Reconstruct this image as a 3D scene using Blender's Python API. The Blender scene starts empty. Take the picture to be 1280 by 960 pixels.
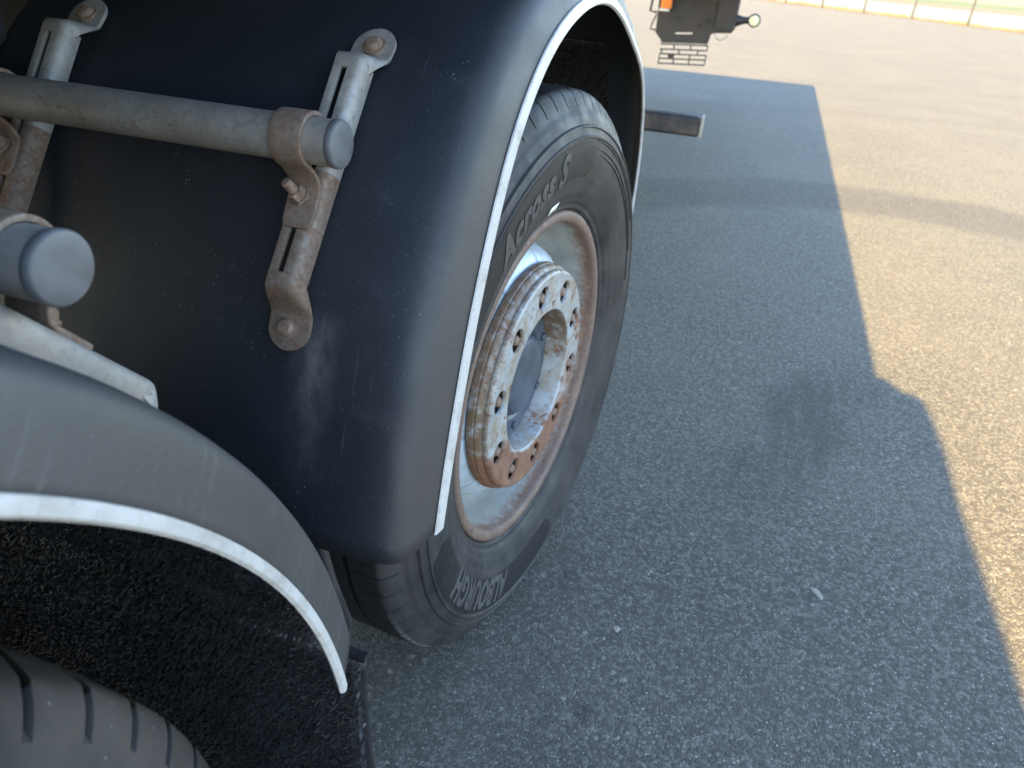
import bpy, bmesh, math, random
import numpy as np
from mathutils import Vector, Matrix

S = bpy.context.scene
COL = S.collection
rad = math.radians
rng = np.random.default_rng(7)
random.seed(7)

# ------------------------------------------------------------------ camera
cam_d = bpy.data.cameras.new('camera')
cam_d.lens = 26.325
cam_d.sensor_width = 36.0
cam_d.clip_start = 0.02
cam_d.clip_end = 3000
cam = bpy.data.objects.new('camera', cam_d)
COL.objects.link(cam)
cr = Vector((0.9482871732, 0.3105770418, 0.0655235697))
cu = Vector((-0.2089690581, 0.4554754299, 0.8653751010))
cw = Vector((-0.2389212629, 0.8343165070, -0.4968224998))
M = Matrix((cr, cu, -cw)).transposed().to_4x4()
M.translation = Vector((0.278, -1.127, 1.129))
cam.matrix_world = M
cam_d.dof.use_dof = True
cam_d.dof.focus_distance = 0.82
cam_d.dof.aperture_fstop = 8.5
S.camera = cam

# ------------------------------------------------------------------ light
SUN_DIR = Vector((0.78, 2.14, -1.45)).normalized()      # the way the light travels
elev = math.asin(-SUN_DIR.z)
azim = math.atan2(-SUN_DIR.x, -SUN_DIR.y)
world = bpy.data.worlds.new('World')
S.world = world
world.use_nodes = True
wn = world.node_tree
sky = wn.nodes.new('ShaderNodeTexSky')
sky.sky_type = 'NISHITA'
sky.sun_disc = False
sky.sun_elevation = elev
sky.sun_rotation = azim
sky.air_density = 1.0
sky.dust_density = 0.4
wn.links.new(sky.outputs[0], wn.nodes['Background'].inputs[0])
wn.nodes['Background'].inputs[1].default_value = 0.12
sun_d = bpy.data.lights.new('sun', 'SUN')
sun_d.energy = 5.0
sun_d.angle = rad(0.53)
sun_d.color = (1.0, 0.69, 0.26)
sun = bpy.data.objects.new('sun', sun_d)
sun.rotation_euler = SUN_DIR.to_track_quat('-Z', 'Y').to_euler()
COL.objects.link(sun)
S.view_settings.view_transform = 'Standard'
S.view_settings.look = 'None'
S.view_settings.gamma = 1.0
S.view_settings.use_curve_mapping = False
S.view_settings.exposure = 3.0
try:
    S.cycles.max_bounces = 5
    S.cycles.diffuse_bounces = 3
    S.cycles.glossy_bounces = 3
except Exception:
    pass


# ------------------------------------------------------------------ node helpers
class NT:
    def __init__(self, name):
        self.m = bpy.data.materials.new(name)
        self.m.use_nodes = True
        self.t = self.m.node_tree
        self.b = self.t.nodes['Principled BSDF']
        self.co = self.t.nodes.new('ShaderNodeTexCoord').outputs['Object']

    def link(self, a, b):
        if isinstance(a, (int, float)):
            b.default_value = a
        elif isinstance(a, tuple):
            b.default_value = a if len(a) == 4 or b.type == 'VECTOR' else (*a, 1.0)
        else:
            self.t.links.new(a, b)

    def map(self, scale=(1, 1, 1), loc=(0, 0, 0), rot=(0, 0, 0), vec=None):
        n = self.t.nodes.new('ShaderNodeMapping')
        self.link(vec or self.co, n.inputs[0])
        n.inputs['Location'].default_value = loc
        n.inputs['Rotation'].default_value = rot
        n.inputs['Scale'].default_value = scale
        return n.outputs[0]

    def noise(self, scale, detail=4, rough=0.55, vec=None, dist=0.0, col=False):
        n = self.t.nodes.new('ShaderNodeTexNoise')
        self.link(vec or self.co, n.inputs['Vector'])
        n.inputs['Scale'].default_value = scale
        n.inputs['Detail'].default_value = detail
        n.inputs['Roughness'].default_value = rough
        n.inputs['Distortion'].default_value = dist
        return n.outputs['Color' if col else 'Fac']

    def vor(self, scale, feature='F1', out='Distance', vec=None, rand=1.0):
        n = self.t.nodes.new('ShaderNodeTexVoronoi')
        n.feature = feature
        self.link(vec or self.co, n.inputs['Vector'])
        n.inputs['Scale'].default_value = scale
        n.inputs['Randomness'].default_value = rand
        return n.outputs[out]

    def wave(self, scale, dist=0.0, vec=None, typ='BANDS', axis='X', detail=2, dscale=1.0):
        n = self.t.nodes.new('ShaderNodeTexWave')
        n.wave_type = typ
        if typ == 'BANDS':
            n.bands_direction = axis
        self.link(vec or self.co, n.inputs['Vector'])
        n.inputs['Scale'].default_value = scale
        n.inputs['Distortion'].default_value = dist
        n.inputs['Detail'].default_value = detail
        n.inputs['Detail Scale'].default_value = dscale
        return n.outputs['Fac']

    def ramp(self, s, a, b, lo=0.0, hi=1.0):
        n = self.t.nodes.new('ShaderNodeMapRange')
        n.interpolation_type = 'SMOOTHSTEP'
        self.link(s, n.inputs[0])
        n.inputs[1].default_value = a
        n.inputs[2].default_value = b
        n.inputs[3].default_value = lo
        n.inputs[4].default_value = hi
        return n.outputs[0]

    def math(self, op, a, b=0.0, c=0.0, clamp=False):
        n = self.t.nodes.new('ShaderNodeMath')
        n.operation = op
        n.use_clamp = clamp
        self.link(a, n.inputs[0])
        self.link(b, n.inputs[1])
        self.link(c, n.inputs[2])
        return n.outputs[0]

    def mix(self, f, a, b, mode='MIX'):
        n = self.t.nodes.new('ShaderNodeMix')
        n.data_type = 'RGBA'
        n.blend_type = mode
        self.link(f, n.inputs[0])
        self.link(a, n.inputs[6])
        self.link(b, n.inputs[7])
        return n.outputs[2]

    def sep(self, vec=None):
        n = self.t.nodes.new('ShaderNodeSeparateXYZ')
        self.link(vec or self.co, n.inputs[0])
        return n.outputs

    def bump(self, h, strength=0.3, dist=0.002, prev=None):
        n = self.t.nodes.new('ShaderNodeBump')
        n.inputs['Strength'].default_value = strength
        n.inputs['Distance'].default_value = dist
        self.link(h, n.inputs['Height'])
        if prev is not None:
            self.link(prev, n.inputs['Normal'])
        return n.outputs[0]

    def out(self, color, rough=0.6, metal=0.0, normal=None, spec=None, **kw):
        self.link(color, self.b.inputs['Base Color'])
        self.link(rough, self.b.inputs['Roughness'])
        self.link(metal, self.b.inputs['Metallic'])
        if normal is not None:
            self.link(normal, self.b.inputs['Normal'])
        if spec is not None:
            self.link(spec, self.b.inputs['Specular IOR Level'])
        for k, v in kw.items():
            self.link(v, self.b.inputs[k])
        return self.m


# ------------------------------------------------------------------ materials
def m_asphalt():
    n = NT('asphalt')
    # aggregate stones of several sizes in a dark binder
    v1 = n.vor(150, 'F1', 'Color'); d1 = n.vor(150, 'F1', 'Distance')
    v2 = n.vor(350, 'F1', 'Color')
    e1 = n.vor(150, 'DISTANCE_TO_EDGE')
    sx1 = n.sep(v1)[0]; sx2 = n.sep(v2)[0]; sy1 = n.sep(v1)[1]
    stone = n.ramp(sx1, 0.25, 1.0)
    col = n.mix(stone, (0.050, 0.049, 0.047), (0.185, 0.178, 0.168))
    col = n.mix(n.ramp(sx2, 0.0, 1.0, 0, 0.55), col, (0.065, 0.064, 0.061))
    v4 = n.vor(225, 'F1', 'Color'); d4 = n.vor(225, 'F1', 'Distance')
    light = n.math('MULTIPLY', n.ramp(n.sep(v4)[0], 0.84, 0.9), n.ramp(d4, 0.50, 0.34))
    col = n.mix(n.math('MULTIPLY', light, n.ramp(n.sep(v4)[2], 0.0, 1.0, 0.25, 0.95)), col, n.mix(sy1, (0.30, 0.295, 0.28), (0.50, 0.49, 0.46)))
    # large flecks, rare
    v3 = n.vor(42, 'F1', 'Color'); d3 = n.vor(42, 'F1', 'Distance')
    big = n.math('MULTIPLY', n.ramp(n.sep(v3)[0], 0.90, 0.93), n.ramp(d3, 0.24, 0.16))
    col = n.mix(n.math('MULTIPLY', big, 0.7), col, (0.36, 0.35, 0.33))
    pit = n.math('MULTIPLY', n.ramp(e1, 0.09, 0.0), n.ramp(n.noise(60, 3), 0.40, 0.58))
    col = n.mix(n.math('MULTIPLY', pit, 0.75), col, (0.02, 0.02, 0.022))
    # broad wear, dust and staining
    col = n.mix(n.ramp(n.noise(1.3, 3, 0.62), 0.3, 0.72, 0.12, 0.32), col, (0.17, 0.16, 0.143))
    col = n.mix(n.ramp(n.noise(5.5, 3, 0.6), 0.52, 0.75, 0.0, 0.14), col, (0.075, 0.073, 0.07))
    x, y, z = n.sep()[0], n.sep()[1], n.sep()[2]
    wx = n.math('ADD', x, n.math('MULTIPLY', n.math('SUBTRACT', n.noise(2.2, 2), 0.5), 0.35))
    wy = n.math('ADD', y, n.math('MULTIPLY', n.math('SUBTRACT', n.noise(2.0, 2, vec=n.map(loc=(7, 3, 1))), 0.5), 0.35))

    def ringdist(cx, cy, R):
        dx = n.math('SUBTRACT', wx, cx); dy = n.math('SUBTRACT', wy, cy)
        r = n.math('SQRT', n.math('ADD', n.math('MULTIPLY', dx, dx), n.math('MULTIPLY', dy, dy)))
        return n.math('ABSOLUTE', n.math('SUBTRACT', r, R))
    # arcs left by turning tyres and spilled bitumen
    a1 = n.math('MULTIPLY', n.ramp(ringdist(1.12, 1.75, 1.98), 0.42, 0.22), n.ramp(wy, 2.4, 3.0))
    a2 = n.math('MULTIPLY', n.ramp(ringdist(3.2, -2.0, 9.4), 0.22, 0.05), 0.5)
    a3 = n.math('MULTIPLY', n.ramp(ringdist(-4.0, -6.0, 15.5), 0.35, 0.05), 0.55)
    a4 = n.math('MULTIPLY', n.ramp(ringdist(9.0, -9.0, 20.0), 0.5, 0.05), 0.5)
    a5 = n.math('MULTIPLY', n.ramp(ringdist(-12.0, -14.0, 31.0), 0.6, 0.05), 0.5)
    # tyre scrub beside the wheel
    lx = n.math('ADD', n.math('MULTIPLY', n.math('SUBTRACT', wx, 0.57), 0.93), n.math('MULTIPLY', n.math('SUBTRACT', wy, 0.88), -0.36))
    ly = n.math('ADD', n.math('MULTIPLY', n.math('SUBTRACT', wx, 0.57), 0.36), n.math('MULTIPLY', n.math('SUBTRACT', wy, 0.88), 0.93))
    streak = n.ramp(n.noise(26, 3, vec=n.map((1.0, 0.07, 1), rot=(0, 0, rad(21)))), 0.35, 0.6, 0.35, 1.0)
    b1 = n.math('MULTIPLY', n.math('MULTIPLY', n.ramp(n.math('ABSOLUTE', lx), 0.17, 0.05), n.ramp(n.math('ABSOLUTE', ly), 0.6, 0.25)), streak)
    dx = n.math('SUBTRACT', x, 0.205); dy = n.math('SUBTRACT', y, -0.264)
    spot = n.ramp(n.math('ADD', n.math('SQRT', n.math('ADD', n.math('MULTIPLY', dx, dx), n.math('MULTIPLY', dy, dy))), n.math('MULTIPLY', n.noise(60, 3), 0.02)), 0.036, 0.02)
    dark = n.math('MAXIMUM', n.math('MULTIPLY', a1, 0.62), n.math('MAXIMUM', n.math('MULTIPLY', b1, 0.9), n.math('MULTIPLY', spot, 0.8)))
    dark = n.math('MAXIMUM', dark, n.math('MULTIPLY', n.math('MAXIMUM', n.math('MAXIMUM', a2, a3), n.math('MAXIMUM', a4, a5)), 0.26))
    # older, coarser surface by the wheel
    seam = n.math('ADD', n.math('MULTIPLY', n.math('SUBTRACT', wx, 0.16), -0.91), n.math('MULTIPLY', n.math('SUBTRACT', wy, -0.1), -0.42))
    old = n.ramp(seam, -0.02, 0.03)
    dark = n.math('MAXIMUM', dark, n.math('MULTIPLY', old, 0.28))
    col = n.mix(n.math('MULTIPLY', dark, 0.85), col, n.mix(0.75, col, (0.028, 0.029, 0.031)))
    col = n.mix(1.0, col, (0.95, 0.93, 0.85), 'MULTIPLY')
    h = n.math('ADD', n.math('MULTIPLY', n.ramp(e1, 0.0, 0.22), 0.8), n.math('MULTIPLY', sx1, 0.6))
    h = n.math('ADD', h, n.math('MULTIPLY', n.noise(300, 1), 0.5))
    nb = n.bump(h, 0.85, 0.0024)
    rough = n.ramp(n.noise(90, 3), 0.3, 0.7, 0.55, 0.8)
    return n.out(col, rough, 0.0, nb, 0.18)


def m_plain(name, col, rough=0.6, metal=0.0, var=0.25, scale=20, bump=0.1, bd=0.001, spec=None, col2=None):
    n = NT(name)
    f = n.noise(scale, 5)
    c2 = col2 or tuple(min(1, c * (1 + var)) for c in col)
    c = n.mix(n.ramp(f, 0.35, 0.68), col, c2)
    nb = n.bump(n.noise(scale * 6, 4), bump, bd)
    return n.out(c, n.ramp(n.noise(scale * 2, 3), 0.3, 0.7, rough * 0.85, min(1, rough * 1.12)), metal, nb, spec)


def m_mudguard():
    n = NT('mudguard_plastic')
    base = n.mix(n.noise(7, 4), (0.009, 0.012, 0.0165), (0.015, 0.018, 0.0225))
    gx, gy, gz_ = n.sep()[0], n.sep()[1], n.sep()[2]
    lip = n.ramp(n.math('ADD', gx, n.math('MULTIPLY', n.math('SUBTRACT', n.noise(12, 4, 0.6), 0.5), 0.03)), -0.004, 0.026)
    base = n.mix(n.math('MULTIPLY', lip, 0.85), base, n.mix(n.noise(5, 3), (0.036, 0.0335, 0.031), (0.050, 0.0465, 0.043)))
    run = n.math('MULTIPLY', n.ramp(n.math('ABSOLUTE', n.math('ADD', gx, 0.092)), 0.034, 0.0), n.math('MULTIPLY', n.ramp(gz_, 0.60, 0.79), n.ramp(gz_, 0.82, 0.79)))
    run = n.math('MULTIPLY', n.math('MULTIPLY', run, n.ramp(n.math('ABSOLUTE', n.math('ADD', gy, 0.62)), 0.12, 0.08)), n.ramp(n.noise(1.0, 5, 0.7, vec=n.map((90, 90, 14))), 0.3, 0.7, 0.2, 1.0))
    base = n.mix(n.math('MULTIPLY', run, 0.5), base, (0.17, 0.165, 0.155))
    # grey bloom and settled dust
    dust = n.ramp(n.noise(34, 5, 0.7), 0.5, 0.85, 0.0, 0.10)
    base = n.mix(dust, base, (0.12, 0.12, 0.12))
    # sprayed specks
    vc = n.vor(330, 'F1', 'Color'); vd = n.vor(330, 'F1', 'Distance')
    sp = n.math('MULTIPLY', n.math('MULTIPLY', n.ramp(n.sep(vc)[0], 0.955, 0.97), n.ramp(vd, 0.34, 0.18)), n.ramp(n.noise(9, 2, vec=n.map(loc=(2, 8, 5))), 0.45, 0.65))
    vc2 = n.vor(520, 'F1', 'Color'); vd2 = n.vor(520, 'F1', 'Distance')
    sp2 = n.math('MULTIPLY', n.ramp(n.sep(vc2)[1], 0.965, 0.98), n.ramp(vd2, 0.34, 0.2))
    base = n.mix(n.math('MULTIPLY', n.ramp(lip, 0.0, 1.0, 1.0, 0.25), n.math('MULTIPLY', n.math('MAXIMUM', sp, n.math('MULTIPLY', sp2, 0.6)), 0.5)), base, (0.36, 0.35, 0.33))
    # scratches
    g = None
    for k, (rz, ry, seed) in enumerate(((0.4, 0.1, 1.0), (-0.5, 0.25, 5.0), (1.1, -0.2, 9.0))):
        v = n.map((320, 7, 7), loc=(seed, seed * 2, 0), rot=(0.0, ry, rz))
        s = n.math('MULTIPLY', n.ramp(n.noise(1.0, 2, 0.5, vec=v), 0.70, 0.76), n.ramp(n.noise(6, 2, vec=n.map(loc=(seed, 3, seed))), 0.5, 0.62))
        g = s if g is None else n.math('MAXIMUM', g, s)
    base = n.mix(n.math('MULTIPLY', n.math('MULTIPLY', g, n.ramp(lip, 0.0, 1.0, 1.0, 0.0)), 0.13), base, (0.2, 0.2, 0.2))
    pa = n.math('ARCTAN2', n.math('SUBTRACT', gz_, 0.47), n.math('ADD', gy, 1.35))
    dyy = n.math('ADD', gy, 1.35); dzz = n.math('SUBTRACT', gz_, 0.47)
    prr = n.math('SQRT', n.math('ADD', n.math('MULTIPLY', dyy, dyy), n.math('MULTIPLY', dzz, dzz)))
    cb = n.t.nodes.new('ShaderNodeCombineXYZ')
    n.link(n.math('ADD', n.math('MULTIPLY', pa, 230), n.math('MULTIPLY', prr, 110)), cb.inputs[0]); n.link(n.math('MULTIPLY', prr, 9), cb.inputs[1]); n.link(n.math('MULTIPLY', pa, 2.5), cb.inputs[2])
    scn = n.math('MULTIPLY', n.math('MULTIPLY', n.ramp(gy, -0.62, -0.68), n.ramp(n.noise(1.0, 2, 0.6, vec=cb.outputs[0]), 0.56, 0.70)), n.ramp(n.noise(11, 3), 0.42, 0.60))
    base = n.mix(n.math('MULTIPLY', n.math('MULTIPLY', scn, lip), 0.32), base, (0.15, 0.145, 0.135))
    # pressed weave
    x, y, z = n.sep()[0], n.sep()[1], n.sep()[2]
    wv = n.math('MULTIPLY', n.wave(62, 0, vec=n.map(rot=(0, rad(35), 0))), n.wave(62, 0, vec=n.map(rot=(0, rad(-55), 0))))
    h = n.math('ADD', n.math('MULTIPLY', wv, 0.5), n.math('MULTIPLY', n.noise(650, 2), 0.5))
    nb = n.bump(h, 0.22, 0.0006)
    nb = n.bump(n.noise(7, 2), 0.15, 0.006, nb)
    rough = n.math('ADD', n.ramp(n.noise(14, 5), 0.3, 0.7, 0.50, 0.60), n.math('MULTIPLY', dust, 0.8))
    return n.out(base, rough, 0.0, nb, 0.5)


def m_trim():
    n = NT('edge_trim_white')
    c = n.mix(n.ramp(n.noise(30, 6, 0.7), 0.42, 0.75), (0.44, 0.43, 0.405), (0.29, 0.27, 0.24))
    c = n.mix(n.ramp(n.noise(160, 4, 0.7), 0.58, 0.72, 0, 0.6), c, (0.20, 0.175, 0.15))
    return n.out(c, 0.45, 0.0, n.bump(n.noise(200, 3), 0.1, 0.0005))


def m_galv(name, rust=0.5, base=(0.30, 0.29, 0.265), scale=42.0, lines=False, redder=0.0):
    n = NT(name)
    c = n.mix(n.ramp(n.noise(24, 6, 0.65), 0.3, 0.7), base, tuple(b * 1.45 for b in base))
    c = n.mix(n.ramp(n.noise(130, 5, 0.7), 0.45, 0.75, 0, 0.6), c, tuple(b * 0.55 for b in base))
    if lines:
        w = n.noise(13, 5, 0.6, dist=0.6)
        ln = n.math('MULTIPLY', n.ramp(n.math('ABSOLUTE', n.math('SUBTRACT', w, 0.52)), 0.010, 0.002), n.ramp(n.noise(9, 2, vec=n.map(loc=(4, 4, 4))), 0.45, 0.6))
        c = n.mix(n.math('MULTIPLY', ln, 0.75), c, (0.07, 0.065, 0.06))
        c = n.mix(n.ramp(w, 0.52, 0.60, 0, 0.35), c, (0.24, 0.235, 0.22))
    f = n.noise(scale, 9, 0.72)
    thr = 0.72 - 0.36 * rust
    mask = n.ramp(f, thr - 0.03, thr + 0.14)
    rc = n.mix(n.noise(70, 5, 0.7), (0.075, 0.040, 0.026), (0.20, 0.118, 0.072))
    rc = n.mix(n.ramp(n.noise(190, 3, 0.7), 0.45, 0.7, 0, 0.7), rc, (0.24, 0.185, 0.14))
    c = n.mix(n.ramp(n.noise(17, 4, 0.6, vec=n.map(loc=(1, 5, 9))), 0.38, 0.66, 0, 0.25 + 0.5 * rust), c, (0.21, 0.15, 0.105))
    c = n.mix(n.math('MULTIPLY', mask, 0.92), c, rc)
    h = n.math('ADD', n.noise(230, 5, 0.7), n.math('MULTIPLY', mask, 0.35))
    nb = n.bump(h, 0.45, 0.0012)
    return n.out(c, n.math('ADD', 0.52, n.math('MULTIPLY', mask, 0.3)), n.math('MULTIPLY', n.math('SUBTRACT', 1.0, mask), 0.25), nb)


def m_rubber(name, base=(0.016, 0.0165, 0.0175), dusty=(0.058, 0.053, 0.048), amount=0.75, ringy=True, spec=0.3, tread=0.12):
    n = NT(name)
    y, z = n.sep()[1], n.sep()[2]
    r = n.math('SQRT', n.math('ADD', n.math('MULTIPLY', y, y), n.math('MULTIPLY', z, z)))
    ang = n.math('ARCTAN2', z, y)
    cb = n.t.nodes.new('ShaderNodeCombineXYZ')
    n.link(n.math('MULTIPLY', r, 90), cb.inputs[0]); n.link(n.math('MULTIPLY', ang, 1.2), cb.inputs[1])
    rv = cb.outputs[0]
    rings = n.noise(1.0, 5, 0.65, vec=rv)
    d = n.math('MULTIPLY', n.ramp(n.noise(11, 6, 0.62), 0.25, 0.75), amount)
    d = n.math('ADD', d, n.math('MULTIPLY', n.ramp(rings, 0.42, 0.7), 0.28 if ringy else 0.0), clamp=True)
    xx = n.sep()[0]
    d = n.math('MULTIPLY', d, n.ramp(xx, -0.016, -0.009, tread, 1.0))
    c = n.mix(d, n.mix(n.ramp(xx, -0.016, -0.009), tuple(b * (0.6 if tread < 0.5 else 1.0) for b in base), base), dusty)
    # mud and chalk specks
    vc = n.vor(260, 'F1', 'Color'); vd = n.vor(260, 'F1', 'Distance')
    sp = n.math('MULTIPLY', n.ramp(n.sep(vc)[0], 0.95, 0.97), n.ramp(vd, 0.32, 0.18))
    c = n.mix(n.math('MULTIPLY', sp, 0.35), c, (0.3, 0.29, 0.27))
    # scuffed shoulder edge
    sc = n.math('MULTIPLY', n.math('MULTIPLY', n.ramp(r, 0.4800, 0.4825), n.ramp(n.sep()[0], -0.016, -0.012)), n.math('MULTIPLY', n.ramp(n.noise(110, 4, 0.7), 0.35, 0.6), n.ramp(z, -0.12, -0.36)))
    c = n.mix(n.math('MULTIPLY', sc, 0.85), c, (0.34, 0.34, 0.34))
    # fine crazing
    cz = n.vor(38, 'DISTANCE_TO_EDGE', vec=n.map((1, 1, 1)))
    crz = n.math('MULTIPLY', n.ramp(cz, 0.010, 0.0), n.ramp(n.noise(18, 3), 0.56, 0.66))
    c = n.mix(n.math('MULTIPLY', crz, 0.8), c, (0.012, 0.012, 0.012))
    nb = n.bump(n.math('SUBTRACT', n.noise(240, 5, 0.7), n.math('MULTIPLY', crz, 1.0)), 0.25, 0.0008)
    return n.out(c, n.ramp(n.noise(30, 4), 0.3, 0.7, 0.5, 0.68), 0.0, nb, spec)


def m_rim(name, paint=(0.50, 0.55, 0.57), amt=0.35, edge=None, sheet=False, grime=0.5, ea=0.045):
    """silver paint breaking up into rust; sheet = a whole rusted quarter low on the ring"""
    n = NT(name)
    x, y, z = n.sep()[0], n.sep()[1], n.sep()[2]
    c = n.mix(n.ramp(n.noise(18, 5), 0.35, 0.7), paint, tuple(p * 0.82 for p in paint))
    c = n.mix(n.ramp(n.noise(75, 6, 0.7), 0.5, 0.72, 0, grime), c, (0.22, 0.18, 0.12))
    c = n.mix(n.ramp(n.noise(26, 4, 0.65, vec=n.map(loc=(8, 2, 4))), 0.42, 0.68, 0, 0.75 * grime), c, (0.25, 0.175, 0.085))
    f = n.math('ADD', n.math('MULTIPLY', n.noise(95, 4, 0.8), 0.6), n.math('MULTIPLY', n.noise(24, 3, 0.6, vec=n.map(loc=(5, 5, 2))), 0.4))
    thr = 0.66 - 0.30 * amt
    mask = n.ramp(f, thr, thr + 0.05)
    rc = n.mix(n.noise(45, 6, 0.7), (0.135, 0.056, 0.027), (0.25, 0.115, 0.058))
    rc = n.mix(n.ramp(n.noise(220, 5, 0.7), 0.42, 0.7, 0, 0.65), rc, (0.11, 0.055, 0.032))
    rc = n.mix(n.ramp(n.noise(38, 4, 0.7, vec=n.map(loc=(2, 6, 1))), 0.45, 0.68, 0, 0.7), rc, (0.075, 0.036, 0.021))
    rc = n.mix(n.ramp(n.noise(28, 4, 0.7, vec=n.map(loc=(9, 1, 3))), 0.55, 0.75, 0, 0.6), rc, (0.30, 0.185, 0.11))
    if edge:
        r = n.math('SQRT', n.math('ADD', n.math('MULTIPLY', y, y), n.math('MULTIPLY', z, z)))
        for (a, b, w) in edge:
            e = n.math('MULTIPLY', n.ramp(n.math('ADD', r, n.math('MULTIPLY', n.math('SUBTRACT', f, 0.5), ea)), a, b), w)
            mask = n.math('MAXIMUM', mask, e)
    if sheet:
        # distance along a slanted direction, torn edge
        s = n.math('ADD', n.math('MULTIPLY', z, -0.92), n.math('MULTIPLY', y, -0.02))
        s = n.math('ADD', s, n.math('MULTIPLY', n.math('SUBTRACT', n.noise(13, 6, 0.72), 0.5), 0.36))
        r_ = n.math('SQRT', n.math('ADD', n.math('MULTIPLY', y, y), n.math('MULTIPLY', z, z)))
        face = n.ramp(n.math('ADD', r_, n.math('MULTIPLY', n.math('SUBTRACT', n.noise(30, 4, 0.7), 0.5), 0.03)), 0.131, 0.136)
        mask = n.math('MAXIMUM', mask, n.math('MULTIPLY', n.ramp(s, 0.02, 0.075), face))
        s2 = n.math('ADD', n.math('MULTIPLY', y, 0.95), n.math('MULTIPLY', z, 0.05))
        s2 = n.math('ADD', s2, n.math('MULTIPLY', n.math('SUBTRACT', n.noise(22, 8, 0.7, vec=n.map(loc=(3, 1, 2))), 0.5), 0.3))
        mask = n.math('MAXIMUM', mask, n.math('MULTIPLY', n.ramp(s2, 0.172, 0.18), face))
    if sheet:
        st = n.math('MAXIMUM', n.ramp(r_, 0.1945, 0.2), n.math('MULTIPLY', n.ramp(r_, 0.1315, 0.129), n.ramp(z, -0.05, 0.06)))
        st = n.math('MULTIPLY', st, n.ramp(n.noise(60, 4, 0.75), 0.36, 0.56, 0.15, 0.95))
        c = n.mix(st, c, n.mix(n.noise(120, 3, 0.7), (0.085, 0.052, 0.026), (0.19, 0.125, 0.065)))
    c = n.mix(n.math('MULTIPLY', mask, 0.95), c, rc)
    h = n.math('ADD', n.math('MULTIPLY', n.noise(260, 5, 0.75), 0.6), n.math('MULTIPLY', mask, -0.5))
    nb = n.bump(h, 0.5, 0.0014)
    return n.out(c, n.math('ADD', 0.42, n.math('MULTIPLY', mask, 0.42)), n.math('MULTIPLY', n.math('SUBTRACT', 1.0, mask), 0.12), nb)


MAT = {}
MAT['asphalt'] = m_asphalt()
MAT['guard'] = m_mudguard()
MAT['trim'] = m_trim()
MAT['galv'] = m_galv('galvanised_clean', 0.10, base=(0.235, 0.225, 0.205))
MAT['galv_tube'] = m_galv('galvanised_tube', 0.10, base=(0.205, 0.190, 0.165), lines=True)
MAT['galv_rust'] = m_galv('galvanised_rusty', 0.80, base=(0.155, 0.125, 0.098), scale=120)
MAT['rust'] = m_galv('rusty_steel', 1.0, base=(0.2, 0.15, 0.11), scale=60)
MAT['bolt'] = m_galv('rusty_bolt', 0.7, base=(0.19, 0.13, 0.095), scale=120)
MAT['cap'] = m_plain('grey_plastic_cap', (0.088, 0.089, 0.092), 0.55, 0, 0.25, 40, 0.08, 0.0004)
MAT['rubber'] = m_rubber('tyre_rubber')
MAT['rubber_panel'] = m_rubber('tyre_rubber_panel', base=(0.011, 0.011, 0.012), dusty=(0.024, 0.023, 0.022), amount=0.4, ringy=False)
MAT['rubber_text'] = m_rubber('tyre_rubber_lettering', base=(0.048, 0.046, 0.044), dusty=(0.08, 0.076, 0.07), amount=0.8, ringy=False)
MAT['rubber_near'] = m_rubber('tyre_rubber_dusty', base=(0.026, 0.024, 0.022), dusty=(0.075, 0.066, 0.057), amount=0.8, ringy=False, tread=1.0)
MAT['barrel'] = m_rim('rim_paint_barrel', (0.40, 0.40, 0.365), 0.0, edge=((0.2758, 0.2786, 1.0),), ea=0.006, grime=0.35)
MAT['flange'] = m_galv('rim_flange_rust', 0.75, base=(0.115, 0.082, 0.072), scale=150)
MAT['disc'] = m_rim('rim_paint_disc', (0.52, 0.60, 0.66), 0.08, grime=0.25)
MAT['ring'] = m_rim('nut_ring_paint', (0.36, 0.375, 0.37), 0.40, edge=((0.196, 0.214, 0.5),), sheet=True, grime=0.85)
MAT['hub'] = m_plain('hub_paint', (0.045, 0.055, 0.07), 0.45, 0.1, 0.6, 14, 0.2, 0.001)
MAT['dark'] = m_plain('dark_chassis_paint', (0.018, 0.017, 0.016), 0.6, 0, 0.8, 8, 0.3, 0.002)
MAT['darkrust'] = m_plain('dark_rusty_steel', (0.026, 0.026, 0.028), 0.65, 0, 0.3, 4, 0.3, 0.004, None, (0.05, 0.036, 0.029))
MAT['bristle'] = m_plain('black_bristle_plastic', (0.044, 0.045, 0.048), 0.36, 0, 0.5, 25, 0.0, 0.0004, 0.8)
MAT['flap'] = m_plain('flap_plastic', (0.006, 0.0065, 0.0075), 0.5, 0, 0.5, 30, 0.1, 0.0006)
MAT['inner'] = m_plain('guard_inner_dirty', (0.02, 0.018, 0.016), 0.7, 0, 0.9, 12, 0.2, 0.001, None, (0.06, 0.05, 0.042))
MAT['sticker'] = m_plain('white_sticker', (0.75, 0.75, 0.72), 0.5, 0, 0.1, 60)
MAT['steel_grey'] = m_galv('weathered_grey_steel', 0.02, base=(0.022, 0.022, 0.024), scale=25)
MAT['orange'] = m_plain('orange_lens', (0.85, 0.22, 0.02), 0.25, 0, 0.15, 30)
MAT['lens'] = m_plain('clear_lamp_lens', (0.78, 0.78, 0.45), 0.2, 0, 0.1, 40)
MAT['black_rubber'] = m_plain('black_rubber', (0.012, 0.012, 0.013), 0.55, 0, 0.4, 30)
MAT['body'] = m_plain('body_paint_grey', (0.05, 0.055, 0.06), 0.5, 0, 0.3, 5)
MAT['shadow_load'] = m_plain('shadow_load_grey', (0.09, 0.10, 0.11), 0.55, 0, 0.3, 6, 0.3, 0.004)
MAT['post'] = m_plain('fence_post_steel', (0.035, 0.04, 0.042), 0.5, 0.3, 0.3, 10)
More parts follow.
